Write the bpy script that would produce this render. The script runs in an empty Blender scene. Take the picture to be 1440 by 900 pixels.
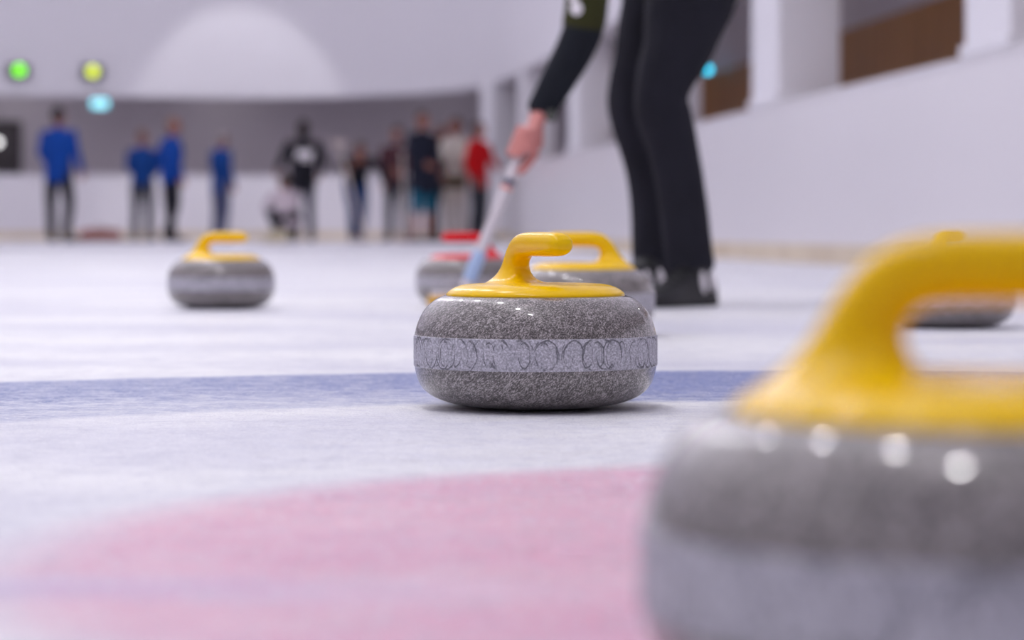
import bpy, bmesh, math, random
from mathutils import Vector, Matrix, noise
random.seed(7)
sc = bpy.context.scene
C = sc.collection
PI = math.pi
FP = 3400.0          # focal length in pixels of the 1440 px wide frame (85 mm)
H = 0.209            # height of the lens above the ice
HY = 326.0           # row of the horizon
def W(px, py, s):    # a point seen at (px, py) where one metre spans s pixels
    return Vector(((px-720)/s, FP/s, H-(py-HY)/s))

# ------------------------------------------------------------------ materials
def mat(name, col, rough=.5, spec=.5, metal=0, coat=0, emis=None, es=0):
    m = bpy.data.materials.new(name); m.use_nodes = True
    b = m.node_tree.nodes['Principled BSDF']
    b.inputs['Base Color'].default_value = (*col, 1)
    b.inputs['Roughness'].default_value = rough
    b.inputs['Specular IOR Level'].default_value = spec
    b.inputs['Metallic'].default_value = metal
    b.inputs['Coat Weight'].default_value = coat
    if emis:
        b.inputs['Emission Color'].default_value = (*emis, 1)
        b.inputs['Emission Strength'].default_value = es
    return m
class NT:
    def __init__(s, m): s.m = m; s.t = m.node_tree; s.b = s.t.nodes['Principled BSDF']
    def n(s, typ, **kw):
        x = s.t.nodes.new(typ)
        for k, v in kw.items(): setattr(x, k, v)
        return x
    def l(s, a, b): s.t.links.new(a, b)
    def coord(s, scale=(1,1,1), rot=(0,0,0), loc=(0,0,0)):
        tc = s.n('ShaderNodeTexCoord'); mp = s.n('ShaderNodeMapping')
        if any(rot): mp.vector_type = 'TEXTURE'; scale = tuple(1/q for q in scale)
        mp.inputs['Scale'].default_value = scale; mp.inputs['Rotation'].default_value = rot; mp.inputs['Location'].default_value = loc
        s.l(tc.outputs['Object'], mp.inputs['Vector']); return mp.outputs['Vector']
    def noise(s, vec, scale, detail=2, rough=.5, dist=0):
        x = s.n('ShaderNodeTexNoise'); x.inputs['Scale'].default_value = scale
        x.inputs['Detail'].default_value = detail; x.inputs['Roughness'].default_value = rough; x.inputs['Distortion'].default_value = dist
        if vec is not None: s.l(vec, x.inputs['Vector'])
        return x.outputs['Fac']
    def ramp(s, fac, stops):
        x = s.n('ShaderNodeValToRGB'); cr = x.color_ramp
        while len(cr.elements) < len(stops): cr.elements.new(.5)
        for e, (p, c) in zip(cr.elements, stops):
            e.position = p; e.color = (*c, 1) if len(c) == 3 else c
        s.l(fac, x.inputs['Fac']); return x.outputs['Color']
    def math(s, op, a, b=None, clamp=False):
        x = s.n('ShaderNodeMath', operation=op); x.use_clamp = clamp
        for i, v in enumerate((a, b)):
            if v is None: continue
            if isinstance(v, (int, float)): x.inputs[i].default_value = v
            else: s.l(v, x.inputs[i])
        return x.outputs[0]
    def mix(s, fac, a, b, mode='MIX'):
        x = s.n('ShaderNodeMix', data_type='RGBA', blend_type=mode)
        for k, v in ((0, fac), (6, a), (7, b)):
            if isinstance(v, (int, float)): x.inputs[k].default_value = v
            elif isinstance(v, tuple): x.inputs[k].default_value = (*v, 1)
            else: s.l(v, x.inputs[k])
        return x.outputs[2]
    def sstep(s, v, lo, hi):
        x = s.n('ShaderNodeMapRange', interpolation_type='SMOOTHSTEP'); x.inputs[1].default_value = lo; x.inputs[2].default_value = hi
        s.l(v, x.inputs[0]); return x.outputs[0]
    def bump(s, h, strength, dist):
        x = s.n('ShaderNodeBump'); x.inputs['Strength'].default_value = strength; x.inputs['Distance'].default_value = dist
        s.l(h, x.inputs['Height']); s.l(x.outputs[0], s.b.inputs['Normal'])
    def base(s, c): s.l(c, s.b.inputs['Base Color'])

def cloth(name, col, var=.25, rough=.85):
    m = mat(name, col, rough, .25); N = NT(m)
    v = N.coord(); n1 = N.noise(v, 9, 3); n2 = N.noise(v, 260, 1)
    c = N.mix(n1, tuple(x*(1-var) for x in col), tuple(min(1, x*(1+var)) for x in col))
    N.base(c); N.bump(n2, .25, .002); return m

# granite
def granite():
    m = mat('polished_granite', (.16,.15,.16), .32, .4, coat=.85); N = NT(m)
    m.node_tree.nodes['Principled BSDF'].inputs['Coat Roughness'].default_value = .035
    v = N.coord((.55, 1.2, 1.5), (.25, -.62, .35))
    a = N.noise(v, 430, 3, .75); b = N.noise(v, 95, 3, .6); w = N.noise(N.coord(), 900, 2, .6)
    s = N.math('ADD', N.math('MULTIPLY', a, .62), N.math('ADD', N.math('MULTIPLY', b, .20), N.math('MULTIPLY', w, .32)))
    c = N.ramp(s, [(.41,(.009,.008,.008)), (.505,(.064,.056,.056)), (.575,(.19,.170,.169)), (.66,(.62,.56,.56))])
    t = N.noise(v, 45, 2)
    c = N.mix(N.math('MULTIPLY', t, .35), c, (.12,.105,.085), 'MIX')
    N.base(c); return m
def band_mat():
    m = mat('striking_band_granite', (.3,.29,.34), .62, .35); N = NT(m)
    tc = N.n('ShaderNodeTexCoord'); sp = N.n('ShaderNodeSeparateXYZ'); N.l(tc.outputs['Object'], sp.inputs[0])
    ang = N.math('MULTIPLY', N.math('ARCTAN2', sp.outputs[1], sp.outputs[0]), .145)
    def rings(sx, sz, off, rad, wd):
        cb = N.n('ShaderNodeCombineXYZ')
        N.l(N.math('ADD', N.math('MULTIPLY', ang, sx), off), cb.inputs[0])
        N.l(N.math('MULTIPLY', N.math('SUBTRACT', sp.outputs[2], .068), sz), cb.inputs[1])
        cb.inputs[2].default_value = off
        wob = N.n('ShaderNodeTexNoise'); wob.inputs['Scale'].default_value = 3; N.l(cb.outputs[0], wob.inputs['Vector'])
        vo = N.n('ShaderNodeTexVoronoi', voronoi_dimensions='1D'); vo.inputs['Scale'].default_value = 1; vo.inputs['Randomness'].default_value = .85
        N.l(N.math('ADD', N.math('MULTIPLY', ang, sx), off), vo.inputs['W'])
        dx = vo.outputs['Distance']
        dz = N.math('MULTIPLY', N.math('SUBTRACT', sp.outputs[2], .0685), sz)
        d = N.math('SQRT', N.math('ADD', N.math('POWER', dx, 2), N.math('POWER', dz, 2)))
        d = N.math('ADD', d, N.math('MULTIPLY', N.math('SUBTRACT', wob.outputs['Fac'], .5), .16))
        e = N.math('ABSOLUTE', N.math('SUBTRACT', d, rad))
        k = N.math('SUBTRACT', 1, N.sstep(e, wd*.3, wd))
        ms = N.n('ShaderNodeTexNoise'); ms.inputs['Scale'].default_value = 1.7; N.l(cb.outputs[0], ms.inputs['Vector'])
        return N.math('MULTIPLY', k, N.sstep(ms.outputs['Fac'], .44, .60))
    r = N.math('MAXIMUM', rings(34, 25, 0, .42, .042), N.math('MAXIMUM', rings(55, 25, 7.3, .36, .036), rings(28, 22, 13.7, .38, .034)))
    v = N.coord()
    a = N.noise(v, 420, 3, .7); b = N.noise(v, 60, 2)
    c = N.ramp(a, [(.33,(.27,.26,.29)), (.5,(.52,.50,.56)), (.66,(.88,.85,.92))])
    c = N.mix(N.math('MULTIPLY', b, .4), c, (.37,.38,.45))
    c = N.mix(N.math('MULTIPLY', r, .7), c, (.035,.035,.045))
    N.base(c); N.bump(N.math('SUBTRACT', a, r), .5, .0008); return m
def plastic(name, col):
    m = mat(name, col, .22, .24); N = NT(m)
    v = N.coord(); a = N.noise(v, 14, 3)
    N.base(N.mix(a, tuple(x*.93 for x in col), tuple(min(1, x*1.05) for x in col)))
    r = N.ramp(N.noise(v, 90, 3), [(.35,(.19,.19,.19)), (.7,(.26,.26,.26))]); N.l(r, N.b.inputs['Roughness'])
    return m
M = {}
M['granite'] = granite(); M['band'] = band_mat()
M['yellow'] = plastic('yellow_plastic', (1.0,.60,.0)); M['red'] = plastic('red_plastic', (.78,.012,.02))

def wallmat(name, col, rough=.55, v=.03):
    m = mat(name, col, rough, .3); N = NT(m)
    a = N.noise(N.coord(), .35, 2); N.base(N.mix(a, tuple(x*(1-v) for x in col), tuple(min(1, x*(1+v)) for x in col)))
    return m
M['board'] = wallmat('white_board_wall', (.80,.775,.82), .32)
M['bulk'] = wallmat('white_bulkhead_paint', (.74,.72,.775), .6)
M['pier'] = wallmat('white_pillar_paint', (.80,.785,.84), .6)
M['grey'] = wallmat('grey_recess_paint', (.63,.58,.63), .7)
M['ceil'] = wallmat('ceiling_white', (.8,.79,.84), .7)
M['walk'] = wallmat('walkway_white', (.80,.79,.84), .6)
def kick():
    m = mat('tan_kickplate', (.6,.5,.38), .6, .3); N = NT(m)
    c = N.ramp(N.noise(N.coord(), 2.2, 3), [(.35,(.78,.68,.54)), (.65,(.66,.56,.43))]); N.base(c); return m
M['kick'] = kick()
def wood():
    m = mat('brown_wood', (.2,.1,.05), .5, .3); N = NT(m)
    v = N.coord((6, 6, .25)); a = N.noise(v, 1.6, 4, .6)
    N.base(N.ramp(a, [(.3,(.29,.125,.03)), (.55,(.41,.18,.05)), (.75,(.52,.25,.08))])); return m
M['wood'] = wood()

def ice():
    m = mat('painted_ice', (.8,.8,.88), .3, .3); N = NT(m)
    tc = N.n('ShaderNodeTexCoord'); sp = N.n('ShaderNodeSeparateXYZ'); N.l(tc.outputs['Object'], sp.inputs[0])
    v = tc.outputs['Object']
    X, Y = sp.outputs[0], sp.outputs[1]
    wob = N.math('MULTIPLY', N.math('SUBTRACT', N.noise(v, 5, 3), .5), .05)
    def dist(cx, cy):
        dx = N.math('SUBTRACT', X, cx); dy = N.math('SUBTRACT', Y, cy)
        return N.math('ADD', N.math('SQRT', N.math('ADD', N.math('MULTIPLY', dx, dx), N.math('MULTIPLY', dy, dy))), wob)
    d = dist(.28, 1.75); dr = dist(.30, 1.56)
    fine = N.noise(v, 120, 3, .7); mid = N.noise(N.coord((1,1.0,1)), 16, 4, .65); big = N.noise(N.coord((.55,1,1), loc=(3,1,0)), 2.0, 3, .6)
    huge = N.noise(N.coord((.35,1,1)), .7, 2)
    base = N.mix(N.sstep(big, .38, .66), (1,1,.98), (.76,.76,.83))
    base = N.mix(N.math('MULTIPLY', N.sstep(mid, .45, .75), .38), base, (.58,.58,.68))
    base = N.mix(N.math('MULTIPLY', N.sstep(huge, .4, .7), .30), base, (.62,.63,.74))
    # blue ring
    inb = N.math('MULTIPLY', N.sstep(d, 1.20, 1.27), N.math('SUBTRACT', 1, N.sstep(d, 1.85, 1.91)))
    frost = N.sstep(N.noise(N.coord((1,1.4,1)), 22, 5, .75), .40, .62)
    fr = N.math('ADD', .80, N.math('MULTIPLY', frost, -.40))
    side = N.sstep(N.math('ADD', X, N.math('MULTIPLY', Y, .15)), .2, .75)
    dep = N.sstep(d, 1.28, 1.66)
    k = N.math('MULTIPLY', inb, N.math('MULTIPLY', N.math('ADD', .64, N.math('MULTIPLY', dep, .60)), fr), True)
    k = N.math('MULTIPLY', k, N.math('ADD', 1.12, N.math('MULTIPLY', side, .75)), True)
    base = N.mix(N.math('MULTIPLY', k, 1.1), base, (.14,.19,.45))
    # red ring and the white button
    inr = N.math('MULTIPLY', N.math('SUBTRACT', 1, N.sstep(dr, .55, .68)), N.sstep(dr, .14, .16))
    kr = N.math('MULTIPLY', inr, N.math('ADD', .48, N.math('MULTIPLY', N.noise(N.coord((1,1,1)), 6, 3), .34)))
    base = N.mix(kr, base, (.78,.20,.37))
    # thin bluish cross line showing through the red
    ln = N.math('SUBTRACT', 1, N.sstep(N.math('ABSOLUTE', N.math('SUBTRACT', N.math('ADD', Y, N.math('MULTIPLY', wob, 1.5)), 1.415)), .02, .07))
    ln = N.math('MULTIPLY', ln, N.math('SUBTRACT', 1, N.sstep(X, -.28, .15)))
    base = N.mix(N.math('MULTIPLY', ln, .32), base, (.45,.48,.78))
    # fine frost flecks
    base = N.mix(N.math('MULTIPLY', N.sstep(fine, .50, .68), .6), base, (.93,.93,.96))
    f2 = N.noise(N.coord((1,.8,1)), 330, 3, .7); f3 = N.noise(N.coord((.7,1,1)), 55, 4, .75)
    base = N.mix(N.math('MULTIPLY', N.sstep(f2, .48, .62), .52), base, (.52,.52,.64))
    base = N.mix(N.math('MULTIPLY', N.sstep(f3, .50, .66), .42), base, (.58,.58,.70))
    sc1 = N.noise(N.coord((1,9,1), (0,0,.5)), 26, 3, .6); sc2 = N.noise(N.coord((1,11,1), (0,0,-.7)), 22, 3, .6); sc3 = N.noise(N.coord((1,12,1), (0,0,.05)), 30, 3, .6)
    scr = N.math('MAXIMUM', N.sstep(sc1, .63, .69), N.math('MAXIMUM', N.sstep(sc2, .63, .69), N.sstep(sc3, .62, .68)))
    base = N.mix(N.math('MULTIPLY', scr, .6), base, (.38,.38,.50))
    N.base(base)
    rr = N.ramp(mid, [(.35,(.30,.30,.30)), (.7,(.55,.55,.55))]); N.l(rr, N.b.inputs['Roughness'])
    N.b.inputs['IOR'].default_value = 1.31
    N.bump(N.math('ADD', N.math('MULTIPLY', fine, .8), N.math('ADD', mid, N.math('MULTIPLY', scr, -.5))), .6, .005)
    return m
M['ice'] = ice()
M['skin'] = wallmat('skin', (.33,.14,.105), .5, .12); M['skin'].node_tree.nodes['Principled BSDF'].inputs['Subsurface Weight'].default_value = .08
M['skinfg'] = wallmat('rosy_skin', (.62,.24,.22), .5, .15)
M['white_patch'] = mat('white_print', (.92,.88,.92), .5)
M['black_rubber'] = mat('black_rubber', (.012,.012,.014), .6)
M['shoe'] = mat('black_shoe', (.012,.012,.015), .55)
M['eye'] = mat('dark_eye', (.02,.015,.012), .2)
M['steel'] = mat('watch_metal', (.12,.13,.11), .3, metal=.6)
M['pole'] = mat('white_pole', (.72,.66,.70), .35, coat=.3)
M['pale_pole'] = mat('pale_wood_pole', (.62,.54,.50), .5)
M['palepblue'] = mat('pale_blue_wrap', (.42,.55,.80), .4)
M['navy'] = mat('navy_ring', (.03,.04,.10), .4)
M['orange_red'] = mat('salmon_ring', (.75,.25,.20), .5)
M['pad'] = cloth('yellow_pad', (.75,.42,.05))
M['housing'] = mat('dark_lamp_housing', (.03,.03,.035), .5)

# ------------------------------------------------------------------ mesh helpers
def link(o, parent=None):
    C.objects.link(o)
    if parent is not None: o.parent = parent
    return o
def obj(name, bm, m, parent=None, smooth=True, loc=None):
    me = bpy.data.meshes.new(name); bmesh.ops.recalc_face_normals(bm, faces=bm.faces); bm.to_mesh(me); bm.free()
    if smooth:
        for p in me.polygons: p.use_smooth = True
        me.set_sharp_from_angle(angle=math.radians(50))
    o = bpy.data.objects.new(name, me)
    for x in (m if isinstance(m, (list, tuple)) else [m]): me.materials.append(x)
    if loc is not None: o.location = loc
    return link(o, parent)
def thing(name, label, cat, loc=(0,0,0), rotz=0, group=None):
    o = bpy.data.objects.new(name, None); o.empty_display_size = .1; C.objects.link(o); o.location = loc; o.rotation_euler = (0,0,rotz)
    o['label'] = label; o['category'] = cat
    if group: o['group'] = group
    return o
def struct(o): o['kind'] = 'structure'; return o
def box(bm, c, d, rz=0):
    mt = Matrix.Translation(c) @ Matrix.Rotation(rz, 4, 'Z') @ Matrix.Diagonal((d[0], d[1], d[2], 1))
    return bmesh.ops.create_cube(bm, size=1, matrix=mt)
def rbox(bm, c, d, r=.01, seg=2, rz=0):
    g = box(bm, (0,0,0), d); vs = g['verts']; es = list({e for v in vs for e in v.link_edges})
    n = bmesh.ops.bevel(bm, geom=es, offset=r, segments=seg, affect='EDGES', profile=.5)
    mt = Matrix.Translation(c) @ Matrix.Rotation(rz, 4, 'Z')
    vs = list({v for f in n['faces'] for v in f.verts}); 
    allv = set(vs)
    stack = list(vs)
    while stack:
        v = stack.pop()
        for e in v.link_edges:
            w = e.other_vert(v)
            if w not in allv: allv.add(w); stack.append(w)
    for v in allv: v.co = mt @ v.co
def lathe(bm, prof, n=96, close=True):
    rings = []
    for r, z in prof:
        if r < 1e-6: rings.append([bm.verts.new((0,0,z))])
        else: rings.append([bm.verts.new((r*math.cos(2*PI*i/n), r*math.sin(2*PI*i/n), z)) for i in range(n)])
    for a, b in zip(rings[:-1], rings[1:]):
        for i in range(n):
            j = (i+1) % n
            if len(a) == 1 and len(b) == 1: continue
            if len(a) == 1: bm.faces.new((a[0], b[i], b[j]))
            elif len(b) == 1: bm.faces.new((a[i], a[j], b[0]))
            else: bm.faces.new((a[i], a[j], b[j], b[i]))
def chaikin(P, k=2):
    P = [Vector(p) for p in P]
    for _ in range(k):
        Q = [P[0]]
        for a, b in zip(P[:-1], P[1:]): Q += [a*.75+b*.25, a*.25+b*.75]
        Q.append(P[-1]); P = Q
    return P
def crom(P, per=6):
    out = []
    n = len(P)
    for i in range(n-1):
        p0 = P[max(i-1,0)]; p1 = P[i]; p2 = P[i+1]; p3 = P[min(i+2,n-1)]
        for k in range(per):
            t = k/per
            out.append([.5*((2*b)+(-a+c)*t+(2*a-5*b+4*c-d)*t*t+(-a+3*b-3*c+d)*t**3) for a, b, c, d in zip(p0,p1,p2,p3)])
    out.append(list(P[-1])); return out
def sweep(bm, pts, n=16, ref=(1,0,0), per=4, ex=2.0):
    """pts: (x,y,z,ru,rv); ru along ref, rv across; rounded ends"""
    P = crom([list(p) for p in pts], per) if per > 1 else [list(p) for p in pts]
    pos = [Vector(p[:3]) for p in P]
    rings = []
    L = len(P)
    def ring(c, t, ru, rv):
        u = Vector(ref) - t*Vector(ref).dot(t)
        if u.length < .05: u = Vector((0,1,0)) - t*t.y
        u.normalize(); v = t.cross(u)
        R = []
        for i in range(n):
            a = 2*PI*i/n; ca, sa = math.cos(a), math.sin(a)
            ca = math.copysign(abs(ca)**(2/ex), ca); sa = math.copysign(abs(sa)**(2/ex), sa)
            R.append(bm.verts.new(c + u*ca*ru + v*sa*rv))
        return R
    T = []
    for i in range(L):
        t = pos[min(i+1,L-1)] - pos[max(i-1,0)]; T.append(t.normalized())
    r0 = min(P[0][3], P[0][4]); r1 = min(P[-1][3], P[-1][4])
    for k in (.0, .5, .85):
        q = math.sqrt(1-(1-k)**2) if k > 0 else .12
        rings.append(ring(pos[0]-T[0]*r0*.75*(1-k), T[0], P[0][3]*q, P[0][4]*q))
    for i in range(L): rings.append(ring(pos[i], T[i], P[i][3], P[i][4]))
    for k in (.85, .5, .0):
        q = math.sqrt(1-(1-k)**2) if k > 0 else .12
        rings.append(ring(pos[-1]+T[-1]*r1*.75*(1-k), T[-1], P[-1][3]*q, P[-1][4]*q))
    for a, b in zip(rings[:-1], rings[1:]):
        for i in range(n): bm.faces.new((a[i], a[(i+1)%n], b[(i+1)%n], b[i]))
    bm.faces.new(rings[0][::-1]); bm.faces.new(rings[-1])
def ell(bm, c, r, rot=None, seg=16):
    mt = Matrix.Translation(c) @ (rot.to_4x4() if rot else Matrix()) @ Matrix.Diagonal((*r, 1))
    bmesh.ops.create_uvsphere(bm, u_segments=seg, v_segments=max(8, seg*3//4), radius=1, matrix=mt)
def fuse(name, bm, m, parent, voxel=.01, smooth=4, wob=0, loc=None):
    """weld overlapping closed shapes into one continuous skin"""
    bmesh.ops.recalc_face_normals(bm, faces=bm.faces)
    me = bpy.data.meshes.new(name); bm.to_mesh(me); bm.free()
    o = bpy.data.objects.new(name, me); C.objects.link(o)
    r = o.modifiers.new('r', 'REMESH'); r.mode = 'VOXEL'; r.voxel_size = voxel; r.use_smooth_shade = True
    if smooth:
        s = o.modifiers.new('s', 'SMOOTH'); s.factor = .5; s.iterations = smooth
    bpy.context.view_layer.update()
    dg = bpy.context.evaluated_depsgraph_get()
    me2 = bpy.data.meshes.new_from_object(o.evaluated_get(dg), depsgraph=dg)
    bpy.data.objects.remove(o); bpy.data.meshes.remove(me)
    me2.name = name; me2.materials.clear(); me2.materials.append(m)
    if wob:
        cos = [v.co.copy() for v in me2.vertices]; nos = [v.normal.copy() for v in me2.vertices]
        out = []
        for c_, n_ in zip(cos, nos):
            q = Vector((c_.x*14, c_.y*14, c_.z*4.5)); c_ = c_ + n_*wob*(noise.noise(q)+.5*noise.noise(q*2.3)); out += [c_.x, c_.y, c_.z]
        me2.vertices.foreach_set('co', out); me2.update()
    for p in me2.polygons: p.use_smooth = True
    o2 = bpy.data.objects.new(name, me2)
    if loc is not None: o2.location = loc
    return link(o2, parent)

# ------------------------------------------------------------------ the hall
plan = [(4.6,-8),(4.08,-3),(3.74,0),(3.19,5),(2.64,10),(2.46,11.6),(2.12,14.7),(1.60,19.5),(1.06,24.6),(.70,27.6),(.30,31),(.0,33.3),(-.31,35.2),(-.80,36.6),(-1.6,37.7),(-2.6,38.4),(-3.8,38.7),(-5.2,38.6),(-7.6,38.1),(-10,37.0),(-12,35),(-13,32),(-13.4,28),(-13.5,20),(-13.5,8),(-13.5,-8)]
cv = [Vector(p) for p in crom(plan, 6)]
def offs(d):
    out = []
    for i, p in enumerate(cv):
        t = (cv[min(i+1,len(cv)-1)] - cv[max(i-1,0)]).normalized()
        out.append(p + Vector((t.y, -t.x))*d)
    return out
def ribbon(d0, d1, z0, z1, i0=0, i1=None):
    """solid strip that follows the plan curve between two offsets"""
    bm = bmesh.new(); A = offs(d0)[i0:i1]; B = offs(d1)[i0:i1]
    rows = [[bm.verts.new((a.x,a.y,z0)), bm.verts.new((a.x,a.y,z1)), bm.verts.new((b.x,b.y,z1)), bm.verts.new((b.x,b.y,z0))] for a, b in zip(A, B)]
    for p, q in zip(rows[:-1], rows[1:]):
        for k in range(4): bm.faces.new((p[k], p[(k+1)%4], q[(k+1)%4], q[k]))
    bm.faces.new(rows[0]); bm.faces.new(rows[-1][::-1]); return bm
CZ = 7.5
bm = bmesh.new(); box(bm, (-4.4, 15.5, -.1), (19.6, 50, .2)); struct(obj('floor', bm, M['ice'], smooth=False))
struct(obj('wall_boards', ribbon(0, .12, 0, 1.09), M['board'], smooth=False))
struct(obj('baseboard_boards', ribbon(-.02, 0, 0, .125), M['kick'], smooth=False))
struct(obj('trim_1', ribbon(-.012, .14, 1.09, 1.115), M['board'], smooth=False))
struct(obj('wall_bulkhead', ribbon(0, .3, 2.36, CZ), M['bulk'], smooth=True))
struct(obj('wall_back', ribbon(2.0, 2.15, 0, 2.9), M['grey'], smooth=True))
struct(obj('ceiling_recess', ribbon(.3, 2.0, 2.9, 3.0), M['ceil'], smooth=False))
struct(obj('floor_recess', ribbon(.12, 2.0, -.02, .07), M['grey'], smooth=False))
struct(obj('wall_wood', ribbon(1.94, 2.0, .07, 2.13, 20, 63), M['wood'], smooth=False))
bm = bmesh.new(); box(bm, (-4.4, 15.5, CZ+.1), (19.6, 50, .2)); struct(obj('ceiling', bm, M['ceil'], smooth=False))
bm = bmesh.new(); box(bm, (-4.4, -8.05, 3.7), (19, .1, 7.4)); struct(obj('wall_rear', bm, M['bulk'], smooth=False))
# raised walkway across the far end
bm = bmesh.new()
ed = [p + Vector((0,0)) for p in offs(-.002) if p.y > 29.6]
ring_ = [Vector((ed[0].x, 29.6))] + ed + [Vector((ed[-1].x, 29.6))]
lo = [bm.verts.new((p.x, p.y, 0)) for p in ring_]; hi = [bm.verts.new((p.x, p.y, .07)) for p in ring_]
bm.faces.new(lo[::-1]); bm.faces.new(hi)
for i in range(len(ring_)):
    j = (i+1) % len(ring_); bm.faces.new((lo[i], lo[j], hi[j], hi[i]))
struct(obj('floor_walkway', bm, M['walk'], smooth=False))
bmk = ribbon(-.035, -.005, .07, .21, 66, 120); struct(obj('baseboard_back', bmk, M['kick'], smooth=False))
# pillars standing on the boards, 5.2 m apart
tdir = Vector((-.11, 1)).normalized(); ndir = Vector((tdir.y, -tdir.x))
def pillar(y0, ln=.9, dp=.45, p0=None, td=None):
    td = td or tdir; nd = Vector((td.y, -td.x))
    p0 = p0 or Vector((3.74-.11*y0, y0))
    c = p0 + td*ln/2 + nd*(dp/2-.0)
    bm = bmesh.new(); rbox(bm, (0,0,0), (dp, ln, 1.244), .015, 2); rbox(bm, (0,0,-.59), (dp+.05, ln+.05, .06), .01, 1)
    o = struct(obj('pillar', bm, M['pier'], smooth=False, loc=(c.x, c.y, 1.115+.622))); o.rotation_euler.z = math.atan2(td.y, td.x)-PI/2
    return o
for y0, ln in ((6.7,.7),(11.84,.75),(17.0,.9),(22.2,.9),(27.3,.75)): pillar(y0, ln, .45 if y0 < 26 else .40)
pillar(0, .6, .42, Vector((.17, 32.2)), Vector((-.14, 1)).normalized())
pillar(0, .6, .42, Vector((-.29, 35.0)), Vector((-.3, 1)).normalized())
# door at the left end of the grey wall
wb = offs(2.0)
def on_back(px, off=0.0, cur=None):
    """point of the plan curve offset seen at column px"""
    cur = cur or wb
    best = min((abs(720+FP*p.x/p.y-px), i) for i, p in enumerate(cur) if p.y > 5 and i < 125)
    i = best[1]
    a, b = (cur[i], cur[i+1]) if (720+FP*cur[i].x/cur[i].y-px)*(720+FP*cur[i+1].x/cur[i+1].y-px) <= 0 else (cur[i-1], cur[i])
    xa = 720+FP*a.x/a.y; xb = 720+FP*b.x/b.y; t = (px-xa)/(xb-xa)
    p = a.lerp(b, t); td = (b-a).normalized()
    return p, td
p, td = on_back(-8)
bm = bmesh.new(); rbox(bm, (0,0,1.02), (.9, .06, 1.9), .01, 1)
d = struct(obj('door_1', bm, mat('dark_door', (.06,.05,.055), .5), smooth=False, loc=(p.x, p.y-.04, .07))); d.rotation_euler.z = math.atan2(td.y, td.x)
bm = bmesh.new(); rbox(bm, (-.36,-.06,1.0), (.03, .05, .14), .008, 1); obj('door_handle', bm, M['steel'], d)

# ------------------------------------------------------------------ lamps in the picture
def wall_lamp(px, py, z, label, col, es, r, cur, hw, hh, cat='lamp', name='spotlight', face=None):
    p, td = on_back(px, cur=cur)
    n = Vector((td.y, -td.x)); q = p - n*.02
    t = thing(name, label, cat, (q.x, q.y, z), math.atan2(td.y, td.x) if face is None else face)
    bm = bmesh.new(); rbox(bm, (0, .07, 0), (hw, .14, hh), .02, 2)      # local +Y is into the hall (travel runs right to left)
    obj('housing', bm, M['housing'], t)
    bm = bmesh.new(); mt = Matrix.Translation((0,.15,0)) @ Matrix.Rotation(PI/2, 4, 'X')
    bmesh.ops.create_cone(bm, cap_ends=True, segments=24, radius1=r, radius2=r*.8, depth=.03, matrix=mt)
    obj('lens', bm, mat('lens_'+name, (.05,.05,.05), .3, emis=col, es=es), t)
    return t
bulk_in = offs(0)
wall_lamp(25, 102, 2.74, 'green glowing spotlight in dark housing at the left end of the white bulkhead', (.2,1,.004), 4.5, .085, bulk_in, .34, .20)
wall_lamp(130, 102, 2.74, 'yellow-green glowing spotlight in dark housing above the pale blue sign', (.72,.85,.04), 4.0, .085, bulk_in, .34, .20)
wall_lamp(997, 104, 2.16, 'small round cyan light glowing beside the brown wood behind the black trousers', (.02,.50,.75), 8, .05, offs(1.86), .10, .10, name='signal_light', face=PI-.05)
p, td = on_back(141, cur=bulk_in)
t = thing('exit_sign', 'pale cyan lit sign box hanging just below the bulkhead edge', 'sign', (p.x, p.y-.05, 2.24), 0)
bm = bmesh.new(); rbox(bm, (0,.03,0), (.30,.06,.17), .015, 2); obj('housing', bm, mat('sign_case', (.3,.4,.45), .5), t)
bm = bmesh.new(); box(bm, (0,-.004,0), (.27,.008,.14)); obj('sign_face', bm, mat('sign_glow', (.3,.6,.7), .4, emis=(.28,.85,1), es=2.6), t, smooth=False)
bm = bmesh.new(); box(bm, (-.10,.03,.10), (.012,.012,.07)); box(bm, (.10,.03,.10), (.012,.012,.07)); bm.free()
for x in (-.10, .10):
    bm = bmesh.new(); box(bm, (x,.03,.10), (.012,.012,.07)); obj('hanger', bm, M['steel'], t, smooth=False)
p, td = on_back(-3)
wall_lamp(-5, 197, 1.68, 'small white lamp glowing on the grey wall at the extreme left edge', (1,.97,1), 6, .06, wb, .12, .12, name='wall_lamp')

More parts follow.
